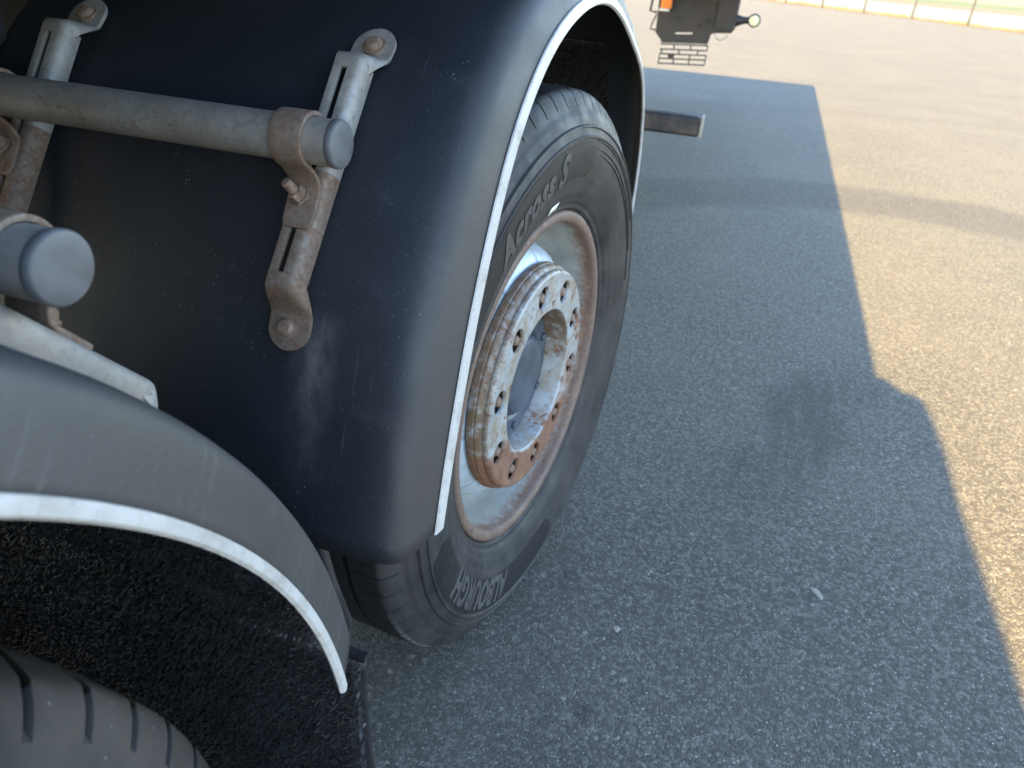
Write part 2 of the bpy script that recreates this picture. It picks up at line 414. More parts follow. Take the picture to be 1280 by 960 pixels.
MAT['path'] = m_plain('path_gravel', (0.125, 0.12, 0.115), 0.9, 0, 0.25, 1.2, 0.2, 0.01)
MAT['verge'] = m_plain('verge_soil', (0.09, 0.066, 0.045), 0.95, 0, 0.4, 0.8, 0.2, 0.01)
MAT['lawn'] = m_plain('lawn_turf', (0.045, 0.062, 0.018), 0.9, 0, 0.5, 0.5, 0.2, 0.01)
MAT['field'] = m_plain('field_dry', (0.12, 0.105, 0.065), 0.95, 0, 0.3, 0.3, 0.2, 0.01)
MAT['drygrass'] = m_plain('dry_grass_blades', (0.10, 0.078, 0.035), 0.8, 0, 0.7, 2.0)
MAT['stone'] = m_plain('pale_stone', (0.20, 0.185, 0.16), 0.8, 0, 0.3, 60, 0.4, 0.001)


# ------------------------------------------------------------------ mesh helpers
def obj(name, verts, faces, mat, parent=None, smooth=True, angle=None):
    me = bpy.data.meshes.new(name)
    me.from_pydata([tuple(map(float, v)) for v in verts], [], faces)
    me.update()
    o = bpy.data.objects.new(name, me)
    COL.objects.link(o)
    if mat is not None:
        me.materials.append(mat)
    if parent is not None:
        o.parent = parent
    if smooth:
        me.shade_smooth()
        if angle:
            bm = bmesh.new(); bm.from_mesh(me)
            for e in bm.edges:
                if len(e.link_faces) == 2 and e.calc_face_angle(0) > rad(angle):
                    e.smooth = False
            bm.to_mesh(me); bm.free()
    return o


def empty(name, loc=(0, 0, 0), rz=0.0, parent=None):
    o = bpy.data.objects.new(name, None)
    o.empty_display_size = 0.1
    COL.objects.link(o)
    o.location = loc
    o.rotation_euler = (0, 0, rz)
    if parent is not None:
        o.parent = parent
    return o


def tag(o, label, cat, group=None):
    o['label'] = label; o['category'] = cat
    if group:
        o['group'] = group
    return o


def modify(o, solid=None, offset=-1.0, bevel=None, seg=2, sub=None, limit=35):
    if solid:
        m = o.modifiers.new('solid', 'SOLIDIFY'); m.thickness = solid; m.offset = offset
    if bevel:
        m = o.modifiers.new('bevel', 'BEVEL'); m.width = bevel; m.segments = seg
        m.limit_method = 'ANGLE'; m.angle_limit = rad(limit)
    if sub:
        m = o.modifiers.new('sub', 'SUBSURF'); m.levels = sub; m.render_levels = sub
    return o


class MB:
    def __init__(s):
        s.v = []; s.f = []

    def add(s, v, f):
        k = len(s.v)
        s.v += [tuple(p) for p in v]
        s.f += [tuple(i + k for i in q) for q in f]
        return s

    def box(s, x0, x1, y0, y1, z0, z1):
        v = [(x, y, z) for x in (x0, x1) for y in (y0, y1) for z in (z0, z1)]
        f = [(0, 1, 3, 2), (4, 6, 7, 5), (0, 4, 5, 1), (2, 3, 7, 6), (0, 2, 6, 4), (1, 5, 7, 3)]
        return s.add(v, f)

    def tube(s, path, r, n=12, cap=True):
        path = [Vector(p) for p in path]
        rs = r if isinstance(r, (list, tuple)) else [r] * len(path)
        k0 = len(s.v)
        prev = None
        for i, p in enumerate(path):
            d = (path[min(i + 1, len(path) - 1)] - path[max(i - 1, 0)]).normalized()
            if prev is None:
                a = d.orthogonal().normalized()
            else:
                a = (prev - d * prev.dot(d)).normalized()
            prev = a
            b = d.cross(a)
            for j in range(n):
                t = 2 * math.pi * j / n
                s.v.append(tuple(p + (a * math.cos(t) + b * math.sin(t)) * rs[i]))
        for i in range(len(path) - 1):
            for j in range(n):
                a0 = k0 + i * n + j; a1 = k0 + i * n + (j + 1) % n
                s.f.append((a0, a1, a1 + n, a0 + n))
        if cap:
            s.f.append(tuple(k0 + j for j in reversed(range(n))))
            s.f.append(tuple(k0 + (len(path) - 1) * n + j for j in range(n)))
        return s

    def build(s, name, mat, parent=None, smooth=True, angle=40):
        return obj(name, s.v, s.f, mat, parent, smooth, angle)


def lathe_x(prof, n=96, closed=False, cap0=False, cap1=False):
    """profile [(x, r)] turned about the X axis"""
    v = []; f = []
    for (x, r) in prof:
        for j in range(n):
            t = 2 * math.pi * j / n
            v.append((x, r * math.cos(t), r * math.sin(t)))
    m = len(prof)
    for i in range(m - 1 if not closed else m):
        i2 = (i + 1) % m
        for j in range(n):
            j2 = (j + 1) % n
            f.append((i * n + j, i * n + j2, i2 * n + j2, i2 * n + j))
    if cap0:
        f.append(tuple(range(n)))
    if cap1:
        f.append(tuple((m - 1) * n + j for j in reversed(range(n))))
    return v, f


def resample(pts, n):
    pts = [np.array(p, float) for p in pts]
    P = [2 * pts[0] - pts[1]] + pts + [2 * pts[-1] - pts[-2]]
    dense = []
    for i in range(1, len(P) - 2):
        for k in range(12):
            t = k / 12
            p0, p1, p2, p3 = P[i - 1], P[i], P[i + 1], P[i + 2]
            dense.append(0.5 * ((2 * p1) + (p2 - p0) * t + (2 * p0 - 5 * p1 + 4 * p2 - p3) * t * t + (3 * p1 - p0 - 3 * p2 + p3) * t ** 3))
    dense.append(pts[-1])
    dense = np.array(dense)
    L = np.concatenate([[0], np.cumsum(np.hypot(*np.diff(dense, axis=0).T[:2]))])
    s = np.linspace(0, L[-1], n)
    return np.stack([np.interp(s, L, dense[:, k]) for k in range(dense.shape[1])], 1)


def smooth_path(p, it=3):
    p = p.copy()
    for _ in range(it):
        p[1:-1] = 0.25 * p[:-2] + 0.5 * p[1:-1] + 0.25 * p[2:]
    return p


def normals2(p):
    """left-hand (outward for a path running from near end over the top) normals of a y,z path"""
    d = np.gradient(p, axis=0)
    d /= np.linalg.norm(d, axis=1)[:, None]
    return np.stack([-d[:, 1], d[:, 0]], 1)


# ------------------------------------------------------------------ ground
def strip(name, mat, z, d0, d1, l0=-400, l1=400):
    """a band of ground parallel to the fence, d metres beyond it"""
    A = np.array((6.47, 31.2)); e = np.array((-0.579, 0.815)); n = np.array((0.815, 0.579))
    v = [(*(A + e * l + n * d), z) for d in (d0, d1) for l in (l0, l1)]
    o = obj(name, v, [(0, 2, 3, 1)], mat, None, False)
    o['kind'] = 'structure'
    return o


g = obj('yard_ground', [(-600, -600, 0), (600, -600, 0), (600, 900, 0), (-600, 900, 0)], [(0, 1, 2, 3)], MAT['asphalt'], None, False)
g['kind'] = 'structure'
strip('path', MAT['path'], 0.004, 0.9, 16.5)
strip('verge', MAT['verge'], 0.008, 16.0, 24.0)
strip('lawn', MAT['lawn'], 0.012, 23.5, 42.0)
strip('field', MAT['field'], 0.016, 41.5, 700.0, -700, 700)
o = strip('grass_edge', MAT['verge'], 0.006, -0.35, 1.1)

# dry grass under the fence
A = np.array((6.47, 31.2)); e = np.array((-0.579, 0.815)); nn = np.array((0.815, 0.579))
v = []; f = []
for i in range(5200):
    l = random.uniform(-16, 14); d = random.gauss(0.35, 0.30)
    p = A + e * l + nn * d
    h = random.uniform(0.02, 0.11) * (1.4 if math.sin(l * 2.1) > 0.2 else 0.8); a = random.uniform(0, math.pi); w = 0.012
    dx, dy = math.cos(a) * w, math.sin(a) * w
    ox, oy = random.gauss(0, 0.03), random.gauss(0, 0.03)
    k = len(v)
    v += [(p[0] - dx, p[1] - dy, 0.005), (p[0] + dx, p[1] + dy, 0.005), (p[0] + ox, p[1] + oy, h)]
    f.append((k, k + 1, k + 2))
dg = obj('dry_grass', v, f, MAT['drygrass'], None, False)
dg['kind'] = 'stuff'
tag(dg, 'strip of short dry yellow grass along the foot of the fence', 'grass')

# fence
fence = empty('wire_fence', (A[0], A[1], 0))
tag(fence, 'wire fence on thin grey steel posts at the far edge of the yard', 'fence')
mb = MB().tube([(0, 0, 0), (0, 0, 1.75), (0, 0, 1.79)], [0.042, 0.042, 0.03], 10)
first = None
for k in range(-3, 7):
    p = np.array((1.54, 2.17)) * -k
    if first is None:
        first = mb.build('post', MAT['post'], fence); po = first
    else:
        po = first.copy(); COL.objects.link(po); po.parent = fence
    po.location = (-1.54 * k, 2.17 * k, 0)
for h in (0.15, 0.5, 0.85, 1.2, 1.55, 1.72):
    MB().tube([(1.54 * 3, -2.17 * 3, h), (-1.54 * 6, 2.17 * 6, h)], 0.0022, 5).build('wire', MAT['post'], fence)
far_fence = empty('far_fence_post', (24.2, 88, 0.012))
tag(far_fence, 'thin far post standing on the lawn beyond the path, top right', 'post')
MB().tube([(0, 0, 0), (0, 0, 1.6)], 0.09, 8).build('post', MAT['post'], far_fence)
MB().tube([(0, 0, 1.6), (0, 0, 1.66)], [0.11, 0.05], 8).build('cap', MAT['post'], far_fence)


def stone(x, y, sx, sy, sz, rz, label):
    bm = bmesh.new()
    bmesh.ops.create_icosphere(bm, subdivisions=3, radius=1)
    for q in bm.verts:
        c = q.co
        k = 1 + 0.16 * math.sin(c.x * 3.1 + x * 40) + 0.13 * math.sin(c.y * 4.3 + y * 30) + 0.08 * math.sin(c.z * 6 + x * 9)
        q.co = Vector((c.x * sx * k, c.y * sy * k, c.z * sz * k))
    me = bpy.data.meshes.new('stone'); bm.to_mesh(me); bm.free()
    me.materials.append(MAT['stone']); me.shade_smooth()
    o = bpy.data.objects.new('stone', me); COL.objects.link(o)
    o.location = (x, y, sz * -0.25); o.rotation_euler = (0, 0, rz)
    tag(o, label, 'stone', 'pale stones on the asphalt')


stone(0.605, 0.194, 0.016, 0.008, 0.004, 2.2, 'flat tan stone set in the shaded asphalt, largest of the pale ones')
stone(0.221, -0.058, 0.010, 0.006, 0.004, 2.6, 'small pale stone in the asphalt just right of the lettered tyre')
stone(0.66, 0.165, 0.005, 0.004, 0.003, 0.4, 'tiny tan stone just right of the flat tan stone')
stone(0.985, -0.005, 0.009, 0.004, 0.003, 2.0, 'thin pale stone lying near the shadow edge at lower right')

# ------------------------------------------------------------------ trailer
trailer = empty('trailer', (0, 0, 0))
tag(trailer, 'trailer with black mudguards over rusty wheels, seen along its side', 'trailer')

# body above the frame (its edge throws the shadow on the yard)
mb = MB().box(-2.5, 0.05, -7.0, 7.0, 1.26, 1.45)
modify(mb.build('deck', MAT['body'], trailer, False), bevel=0.012)
prof = [(-0.85, 1.452), (-0.89, 1.495), (-0.97, 1.53), (-1.07, 1.57), (-1.14, 1.605), (-1.19, 1.645), (-1.27, 1.682), (-1.40, 1.70), (-1.6, 1.712), (-1.85, 1.70), (-2.05, 1.706), (-2.4, 1.714), (-3.0, 1.70), (-6.9, 1.70)]
v = []; f = []
for i, (y, z) in enumerate(prof):
    v += [(0.047, y, 1.452), (0.047, y, z), (-0.05, y, z + 0.01), (-2.4, y, z + 0.02), (-2.47, y, 1.452)]
for i in range(len(prof) - 1):
    for j in range(4):
        a = i * 5 + j
        f.append((a, a + 1, a + 6, a + 5))
k = (len(prof) - 1) * 5
f.append((k, k + 1, k + 2, k + 3, k + 4))
obj('unseen_shadow_load', v, f, MAT['shadow_load'], trailer, True, 50)  # added unseen load, profile shaped to cast the bulge in the yard shadow
for x in (-0.95, -1.55):
    MB().box(x - 0.07, x + 0.07, -6.9, 6.8, 1.16, 1.255).box(x - 0.006, x + 0.006, -6.9, 6.8, 1.02, 1.16).box(x - 0.07, x + 0.07, -6.9, 6.8, 1.0, 1.02).build('chassis_beam', MAT['dark'], trailer, False)
for (y, z) in ((0, 0.477), (-1.35, 0.47)):
    MB().tube([(-2.2, y, z), (-0.33, y, z)], 0.063, 20).build('axle', MAT['dark'], trailer)
    MB().box(-1.0, -0.92, y - 0.5, y + 0.5, z + 0.07, z + 0.12).box(-1.0, -0.92, y - 0.56, y - 0.48, z + 0.1, 1.0).box(-1.0, -0.92, y + 0.48, y + 0.56, z + 0.1, 1.0).build('spring_hanger', MAT['dark'], trailer, False)
MB().box(-0.72, -0.70, -0.64, -0.2, 0.70, 1.15).box(-0.70, -0.57, -0.44, -0.40, 1.0, 1.10).build('side_bracket', MAT['dark'], trailer, False)

# ---- mudguards
SEC = [(-0.575, 0.94), (-0.560, 1.0), (-0.40, 1.0), (-0.22, 1.0), (-0.08, 1.0), (-0.030, 1.0), (-0.012, 0.995), (-0.001, 0.982), (0.008, 0.955), (0.0155, 0.915), (0.0215, 0.86), (0.0258, 0.79), (0.0290, 0.70), (0.0325, 0.56), (0.0365, 0.38), (0.0405, 0.19), (0.0445, 0.0)]


def mudguard(path, depth, tw=0.0125, cut=None):
    n = len(path)
    nm = normals2(path)
    if cut is not None:
        for i in range(14):
            k = (1 - i / 14) ** 1.2
            q = nm[i] * (1 - k) + np.array(cut) * k
            nm[i] = q / np.linalg.norm(q)
    root_v = []; ff = []
    for i in range(n):
        for (x, k) in SEC:
            p = path[i] + nm[i] * depth[i] * k
            root_v.append((x, p[0], p[1]))
    m = len(SEC)
    for i in range(n - 1):
        for j in range(m - 1):
            a = i * m + j
            ff.append((a, a + m, a + m + 1, a + 1))
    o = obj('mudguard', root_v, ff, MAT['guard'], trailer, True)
    o.data.materials.append(MAT['inner'])
    md = modify(o, solid=0.0045, offset=1.0).modifiers['solid']
    md.material_offset = 0
    # edging: a U-profile clipped on the lower edge of the skirt
    sx, sk = 0.0045 * 1.0, 0.0
    v2 = []; f2 = []
    for i in range(n):
        d = depth[i]
        # skirt direction near the edge in (x, radial)
        e0 = np.array((0.0445, 0.0)); e1 = np.array((0.0365, 0.38 * d))
        t = (e1 - e0); t /= np.linalg.norm(t)
        q = np.array((t[1], -t[0]))            # outward from the skirt
        ring = [e0 + t * tw + q * 0.0012, e0 + t * (tw - 0.001) + q * 0.0030, e0 + t * 0.001 + q * 0.0034, e0 - t * 0.0020 + q * 0.0022, e0 - t * 0.003 - q * 0.001,
                e0 - t * 0.0018 - q * 0.0026, e0 + t * 0.001 - q * 0.0034, e0 + t * 0.005 - q * 0.0034, e0 + t * 0.0055 - q * 0.0028, e0 + t * 0.003 - q * 0.002]
        for (x, r) in ring:
            p = path[i] + nm[i] * r
            v2.append((x, p[0], p[1]))
    m = 10
    for i in range(n - 1):
        for j in range(m):
            a = i * m + j; b = i * m + (j + 1) % m
            f2.append((a, b, b + m, a + m))
    f2.append(tuple(range(m))); f2.append(tuple((n - 1) * m + j for j in reversed(range(m))))
    obj('edge_trim', v2, f2, MAT['trim'], o, True, 50)
    return o, nm


def bristles(name, parent, P, N, T, mat):
    """short bent blades: base points P, surface normals N, lean directions T (unit, tangent)"""
    k = len(P)
    r = np.random.default_rng(3)
    ln = r.uniform(0.014, 0.0200, k)[:, None]; w = r.uniform(0.0008, 0.0013, k)[:, None]
    lean = r.uniform(0.55, 1.25, k)[:, None]
    T = T + r.normal(0, 0.17, (k, 3)); T /= np.linalg.norm(T, axis=1)[:, None]
    d1 = N + T * lean * 0.22; d1 /= np.linalg.norm(d1, axis=1)[:, None]
    d2 = N * 0.22 + T * lean + r.normal(0, 0.16, (k, 3)); d2 /= np.linalg.norm(d2, axis=1)[:, None]
    sd = np.cross(d2, N); sd /= np.linalg.norm(sd, axis=1)[:, None]
    sd = sd + r.normal(0, 0.14, (k, 3)); sd /= np.linalg.norm(sd, axis=1)[:, None]
    a = P; b = P + d1 * ln * 0.45; c = b + d2 * ln * 0.6
    V = np.stack([a - sd * w, a + sd * w, b - sd * w * 1.25, b + sd * w * 1.25, c], 1).reshape(-1, 3)
    me = bpy.data.meshes.new(name)
    idx = np.arange(k) * 5
    q = np.stack([idx, idx + 1, idx + 3, idx + 2], 1)
    t3 = np.stack([idx + 2, idx + 3, idx + 4], 1)
    loops = np.concatenate([q.ravel(), t3.ravel()])
    start = np.concatenate([np.arange(k) * 4, 4 * k + np.arange(k) * 3])
    me.vertices.add(len(V)); me.vertices.foreach_set('co', V.ravel())
    me.loops.add(len(loops)); me.loops.foreach_set('vertex_index', loops.astype(np.int32))
    me.polygons.add(2 * k); me.polygons.foreach_set('loop_start', start.astype(np.int32))
    me.update(calc_edges=True); me.validate()
    me.materials.append(mat)
    o = bpy.data.objects.new(name, me); COL.objects.link(o); o.parent = parent
    o['kind'] = 'stuff'
    return o


def liner(parent, path, nm, depth, i0, i1, x0, x1, sp):
    """bristle mat on the inside of the mudguard between two path stations"""
    seg = path[i0:i1] + nm[i0:i1] * (depth[i0:i1] * 0.96)[:, None] - nm[i0:i1] * 0.004
    nn_ = -nm[i0:i1]
    L = np.concatenate([[0], np.cumsum(np.hypot(*np.diff(seg, axis=0).T))])
    # backing sheet
    v = []; f = []
    for i in range(len(seg)):
        v += [(x0, *seg[i]), (x1, *seg[i])]
    for i in range(len(seg) - 1):
        f.append((2 * i, 2 * i + 1, 2 * i + 3, 2 * i + 2))
    b = obj('spray_mat', v, f, MAT['flap'], parent)
    modify(b, solid=0.004, offset=0)
    nx = int((x1 - x0) / sp); ns = int(L[-1] / sp)
    s, x = np.meshgrid(np.linspace(0, L[-1], ns), np.linspace(x0, x1, nx), indexing='ij')
    s = s + rng.normal(0, sp * 0.35, s.shape); x = x + rng.normal(0, sp * 0.35, x.shape)
    s = np.clip(s.ravel(), 0, L[-1]); x = x.ravel()
    Y = np.interp(s, L, seg[:, 0]); Z = np.interp(s, L, seg[:, 1])
    NY = np.interp(s, L, nn_[:, 0]); NZ = np.interp(s, L, nn_[:, 1])
    P = np.stack([x, Y, Z], 1); N = np.stack([np.zeros_like(x), NY, NZ], 1)
    P = P + N * 0.002
    T = np.stack([np.full_like(x, 0.62), 0.78 * NZ, -0.78 * NY], 1)
    bristles('bristle_pile', parent, P, N, T, MAT['bristle'])


def mudflap(y, x0, x1, z0, z1, lean, sp, vis=None, zcut=None):
    """flat flap hung from the rear end of a mudguard; pile on the side towards the wheel"""
    nseg = 14
    v = []; f = []
    zs = np.linspace(z1, z0, nseg)
    yy = lambda z: y + lean * (z1 - z) ** 1.5
    zc_ = zcut if zcut else z1
    zs = np.unique(np.concatenate([zs, [zc_ - 0.0005, zc_ + 0.0005]]))[::-1]
    nseg = len(zs)
    xr = lambda z: (x1 + 0.002 * math.sin(z * 23)) if z <= zc_ else min(x1, -0.012)
    for z in zs:
        v += [(x0, yy(z), z), (xr(z), yy(z), z)]
    for i in range(nseg - 1):
        f.append((2 * i, 2 * i + 1, 2 * i + 3, 2 * i + 2))
    o = obj('mudflap', v, f, MAT['flap'], trailer)
    modify(o, solid=0.007, offset=0)
    MB().box(x1 - 0.02, x1 + 0.001, y - 0.0045, y + 0.0045, zc_ - 0.004, zc_ + 0.002).build('top_rail', MAT['flap'], o, False)
    zlo = z0 if vis is None else vis
    s, x = np.meshgrid(np.arange(zlo, z1 + 0.003, sp), np.arange(x0, x1 - 0.001, sp), indexing='ij')
    s = (s + rng.normal(0, sp * 0.35, s.shape)).ravel(); x = (x + rng.normal(0, sp * 0.35, x.shape)).ravel()
    keep = (s < zc_ - 0.004) | (x < min(x1, -0.012))
    s = s[keep]; x = x[keep]
    x = np.minimum(x, x1 - 0.0015)
    k = len(s)
    P = np.stack([x, np.array([yy(min(q, z1)) for q in s]) - 0.0035, s], 1)
    N = np.tile(np.array([0, -1.0, 0]), (k, 1))
    T = np.tile(np.array([0.66, 0, 0.75]), (k, 1))
    bristles('bristle_pile', o, P, N, T, MAT['bristle'])
    return o


far_trim = [(-0.547, 0.589), (-0.528, 0.65), (-0.503, 0.717), (-0.465, 0.805), (-0.405, 0.908), (-0.345, 0.978), (-0.255, 1.037), (-0.147, 1.070), (-0.017, 1.082), (0.115, 1.064), (0.275, 1.012), (0.43, 0.948), (0.525, 0.865), (0.577, 0.75), (0.578, 0.64), (0.568, 0.56)]
pf = smooth_path(resample(far_trim, 96), 6)
df = np.interp(np.arange(len(pf)), [0, 18, 32, 50, 64, 95], [0.067, 0.067, 0.0585, 0.0585, 0.066, 0.067])
guard_far, nf = mudguard(pf, df, 0.0125, (-0.985, -0.20))
ang = np.linspace(rad(169), rad(10.5), 96)
pn = np.stack([-1.35 + 0.60 * np.cos(ang), 0.47 + 0.60 * np.sin(ang)], 1)
dn = np.full(96, 0.060)
guard_near, nnr = mudguard(pn, dn, 0.0065)
liner(guard_near, pn, nnr, dn, 62, 96, -0.56, -0.045, 0.0051)
i_l = int(np.argmin(np.abs(pf[:, 0] - 0.44) + (pf[:, 1] < 0.9) * 9))
liner(guard_far, pf, nf, df, i_l, 96, -0.45, -0.045, 0.0062)
flap_near = mudflap(-0.700, -0.60, 0.033, 0.10, 0.606, 0.02, 0.0051, 0.14, 0.549)
flap_near['label'] = 'black flap with a dense bristle face behind the nearest tyre'
flap_far = mudflap(0.585, -0.46, 0.047, 0.22, 0.60, 0.02, 0.007)


# ---- wheels
def holed_sector(mapf, th0, th1, s0, s1, tc, sc, hole, nb=6, rings=3):
    """quad mesh of a sector patch with a round hole. mapf(theta, s)->xyz; hole(phi)->(dtheta, ds). Returns verts, faces, hole rim indices"""
    bound = []
    for k in range(nb):
        bound.append((th0 + (th1 - th0) * k / nb, s0))
    for k in range(nb):
        bound.append((th1, s0 + (s1 - s0) * k / nb))
    for k in range(nb):
        bound.append((th1 + (th0 - th1) * k / nb, s1))
    for k in range(nb):
        bound.append((th0, s1 + (s0 - s1) * k / nb))
    n = len(bound)
    v = []; f = []
    rim = []
    for (t, s) in bound:
        a = math.atan2((s - sc) / (s1 - s0), (t - tc) / (th1 - th0))
        h = hole(a)
        rim.append((tc + h[0], sc + h[1]))
    for k in range(rings + 1):
        u = (k / rings)
        for i in range(n):
            t = bound[i][0] * (1 - u) + rim[i][0] * u
            s = bound[i][1] * (1 - u) + rim[i][1] * u
            v.append(mapf(t, s))
    for k in range(rings):
        for i in range(n):
            a = k * n + i; b = k * n + (i + 1) % n
            f.append((a, b, b + n, a + n))
    return v, f, [(rings * n + i) for i in range(n)], rim


def make_wheel(name, loc, rz, rubber, letters=True, lugs=False):
    w = empty(name, loc, rz, trailer)
    # --- tyre: lathe with sipe notches cut into the tread shoulders
    side = [(-0.010, 0.290), (-0.004, 0.2992), (0.003, 0.3035), (0.0045, 0.310), (0.0105, 0.316), (0.0125, 0.324), (0.0135, 0.3255), (0.0165, 0.333), (0.0215, 0.348), (0.0255, 0.364), (0.028, 0.382), (0.029, 0.400),
            (0.0282, 0.4165), (0.0305, 0.4178), (0.0303, 0.4205), (0.0272, 0.4218), (0.0240, 0.432), (0.0262, 0.4335), (0.0255, 0.4355), (0.0210, 0.4368), (0.0168, 0.446), (0.0135, 0.4525), (0.0122, 0.4535), (0.0090, 0.4605), (0.0040, 0.4700), (-0.0005, 0.4765), (-0.0045, 0.4808), (-0.0075, 0.4832), (-0.0120, 0.4848), (-0.0205, 0.4855)]
    tread = [(-0.030, 0.4862), (-0.046, 0.4873)]
    gp = [-0.062, -0.120, -0.178, -0.236, -0.294]
    for gx in gp:
        rr = 0.4895 - abs(gx + 0.178) * 0.02
        tread += [(gx + 0.0052, rr), (gx + 0.0038, rr - 0.008), (gx - 0.0038, rr - 0.008), (gx - 0.0052, rr)]
        tread += [(gx - 0.022, rr), (gx - 0.036, rr)]
    inner = [(-0.336, 0.485), (-0.350, 0.474), (-0.372, 0.44), (-0.385, 0.40), (-0.380, 0.36), (-0.362, 0.315), (-0.346, 0.292)]
    prof = side + tread + inner
    npitch = 64 if lugs else 76
    nq = (0.82, 0.94) if lugs else (0.905, 0.965)
    fr = (0.0, 0.22, 0.40, 0.62, 0.80, 0.82, 0.94, 0.96) if lugs else (0.0, 0.30, 0.60, 0.885, 0.905, 0.965, 0.985)
    angs = []; notch = []
    for k in range(npitch):
        for q in fr:
            angs.append(2 * math.pi * (k + q) / npitch)
            notch.append((q in nq) and (2 if k % 2 else 1))
    na = len(angs)
    v = []; f = []
    for (x, r) in prof:
        for j in range(na):
            x2, r2 = x, r
            ta = angs[j]
            if lugs and x < -0.006:
                ta -= 1.3 * min(0.06, -0.006 - x)
                if -0.075 < x < -0.05:
                    r2 = max(r, 0.4880)
            if notch[j]:
                if ((-0.105 if notch[j] == 2 else -0.060) if lugs else -0.047) < x < -0.0115:
                    r2 = r - (0.014 if lugs else 0.0065)
                elif (0.008 if lugs else 0.0045) > x > -0.0125 and r > 0.455:
                    r2 = r - (0.005 if lugs else 0.003); x2 = x - (0.004 if lugs else 0.0028)
            v.append((x2, r2 * math.cos(ta), r2 * math.sin(ta)))
    for i in range(len(prof) - 1):
        for j in range(na):
            j2 = (j + 1) % na
            f.append((i * na + j, i * na + j2, (i + 1) * na + j2, (i + 1) * na + j))
    obj('tyre', v, f, rubber, w, True, 32)

    # --- rim flange and barrel
    pr = [(-0.016, 0.2960), (-0.006, 0.2985), (-0.001, 0.2980), (0.0016, 0.2955), (0.0026, 0.2910), (0.0022, 0.2860), (0.0005, 0.2815), (-0.003, 0.2790), (-0.010, 0.2780)]
    fv, ff = lathe_x(pr, 144)
    obj('rim_flange', fv, ff, MAT['flange'], w)
    pr = [(-0.0095, 0.2781), (-0.016, 0.2778), (-0.024, 0.2772), (-0.034, 0.2765), (-0.042, 0.2757), (-0.070, 0.2735), (-0.088, 0.268), (-0.100, 0.258), (-0.108, 0.2545), (-0.150, 0.2535), (-0.28, 0.262), (-0.30, 0.285)]
    fv, ff = lathe_x(pr, 144)
    obj('rim_barrel', fv, ff, MAT['barrel'], w)

    # --- dished disc with hand holes
    key = [(0.0, -0.118, 0.2535), (0.15, -0.110, 0.2490), (0.35, -0.093, 0.241), (0.6, -0.067, 0.230), (0.8, -0.049, 0.218), (0.92, -0.0405, 0.207), (1.0, -0.038, 0.196)]

    def dmap(t, s):
        s = max(0, min(1, s))
        x = np.interp(s, [k[0] for k in key], [k[1] for k in key]); r = np.interp(s, [k[0] for k in key], [k[2] for k in key])
        return (float(x), float(r * math.cos(t)), float(r * math.sin(t)))
    mb = MB()
    for k in range(10):
        tc = 2 * math.pi * (k + 0.5) / 10 + 0.1
        hv, hf, ri, rim = holed_sector(dmap, tc - math.pi / 10, tc + math.pi / 10, 0.0, 1.0, tc, 0.42, lambda a: (0.125 * math.cos(a), 0.24 * math.sin(a)), 8, 5)
        mb.add(hv, hf)
    pv, pf_ = lathe_x([(-0.0380, 0.1965), (-0.0378, 0.13)], 120)
    mb.add(pv, pf_)
    d = mb.build('rim_disc', MAT['disc'], w, True, 60)
    modify(d, solid=0.010, offset=0)

    # --- nut guard ring: flat face with ten holes, stepped rim, deep bore
    mb = MB()
    FX = 0.005
    off = rad(23)
    for k in range(10):
        tc = 2 * math.pi * k / 10 + off
        hr = 0.0212
        mp = lambda t, s: (FX, s * math.cos(t), s * math.sin(t))
        hv, hf, ri, rim = holed_sector(mp, tc - math.pi / 10, tc + math.pi / 10, 0.131, 0.193, tc, 0.1635, lambda a: (hr * 0.98 / 0.1635 * math.cos(a), hr * math.sin(a)), 7, 3)
        mb.add(hv, hf)
        # bevelled hole wall
        n = len(rim)
        wv = []; wf = []
        for (dx, sc_) in ((0, 1.0), (-0.0015, 0.965), (-0.0055, 0.955)):
            for (t, s) in rim:
                tt = tc + (t - tc) * sc_; ss = 0.1635 + (s - 0.1635) * sc_
                wv.append((FX + dx, ss * math.cos(tt), ss * math.sin(tt)))
        for q in range(2):
            for i in range(n):
                wf.append((q * n + i, q * n + (i + 1) % n, (q + 1) * n + (i + 1) % n, (q + 1) * n + i))
        mb.add(wv, wf)
    mb.add(*lathe_x([(FX, 0.193), (FX - 0.0012, 0.1965), (FX - 0.0035, 0.1985), (FX - 0.008, 0.1992), (FX - 0.0095, 0.1980), (FX - 0.0115, 0.1980), (FX - 0.0135, 0.2010), (FX - 0.0165, 0.2045), (FX - 0.0205, 0.2055), (FX - 0.0218, 0.2047), (FX - 0.0232, 0.2047), (FX - 0.0245, 0.2065), (FX - 0.031, 0.2072), (FX - 0.036, 0.2050), (FX - 0.039, 0.198)], 140))
    mb.add(*lathe_x([(FX, 0.131), (FX - 0.001, 0.1295), (FX - 0.004, 0.1285), (FX - 0.048, 0.1275)], 140))
    obj('nut_guard_ring', mb.v, mb.f, MAT['ring'], w, True, 38)
    # --- wheel nuts and studs, one in each hole
    nutm = None
    for k in range(10):
        tc = 2 * math.pi * k / 10 + off
        if nutm is None:
            b2 = MB()
            b2.add(*lathe_x([(-0.040, 0.0), (-0.040, 0.0165), (-0.034, 0.0165), (-0.034, 0.0138), (-0.0150, 0.0138), (-0.0130, 0.0120), (-0.0130, 0.0)], 6))
            b2.add(*lathe_x([(-0.03, 0.0092), (-0.0085, 0.0090), (-0.0040, 0.0068), (-0.0028, 0.0)], 14))
            nut = b2.build('wheel_nut', MAT['bolt'], w, True, 30)
            nutm = nut.data
        else:
            nut = bpy.data.objects.new('wheel_nut', nutm); COL.objects.link(nut); nut.parent = w
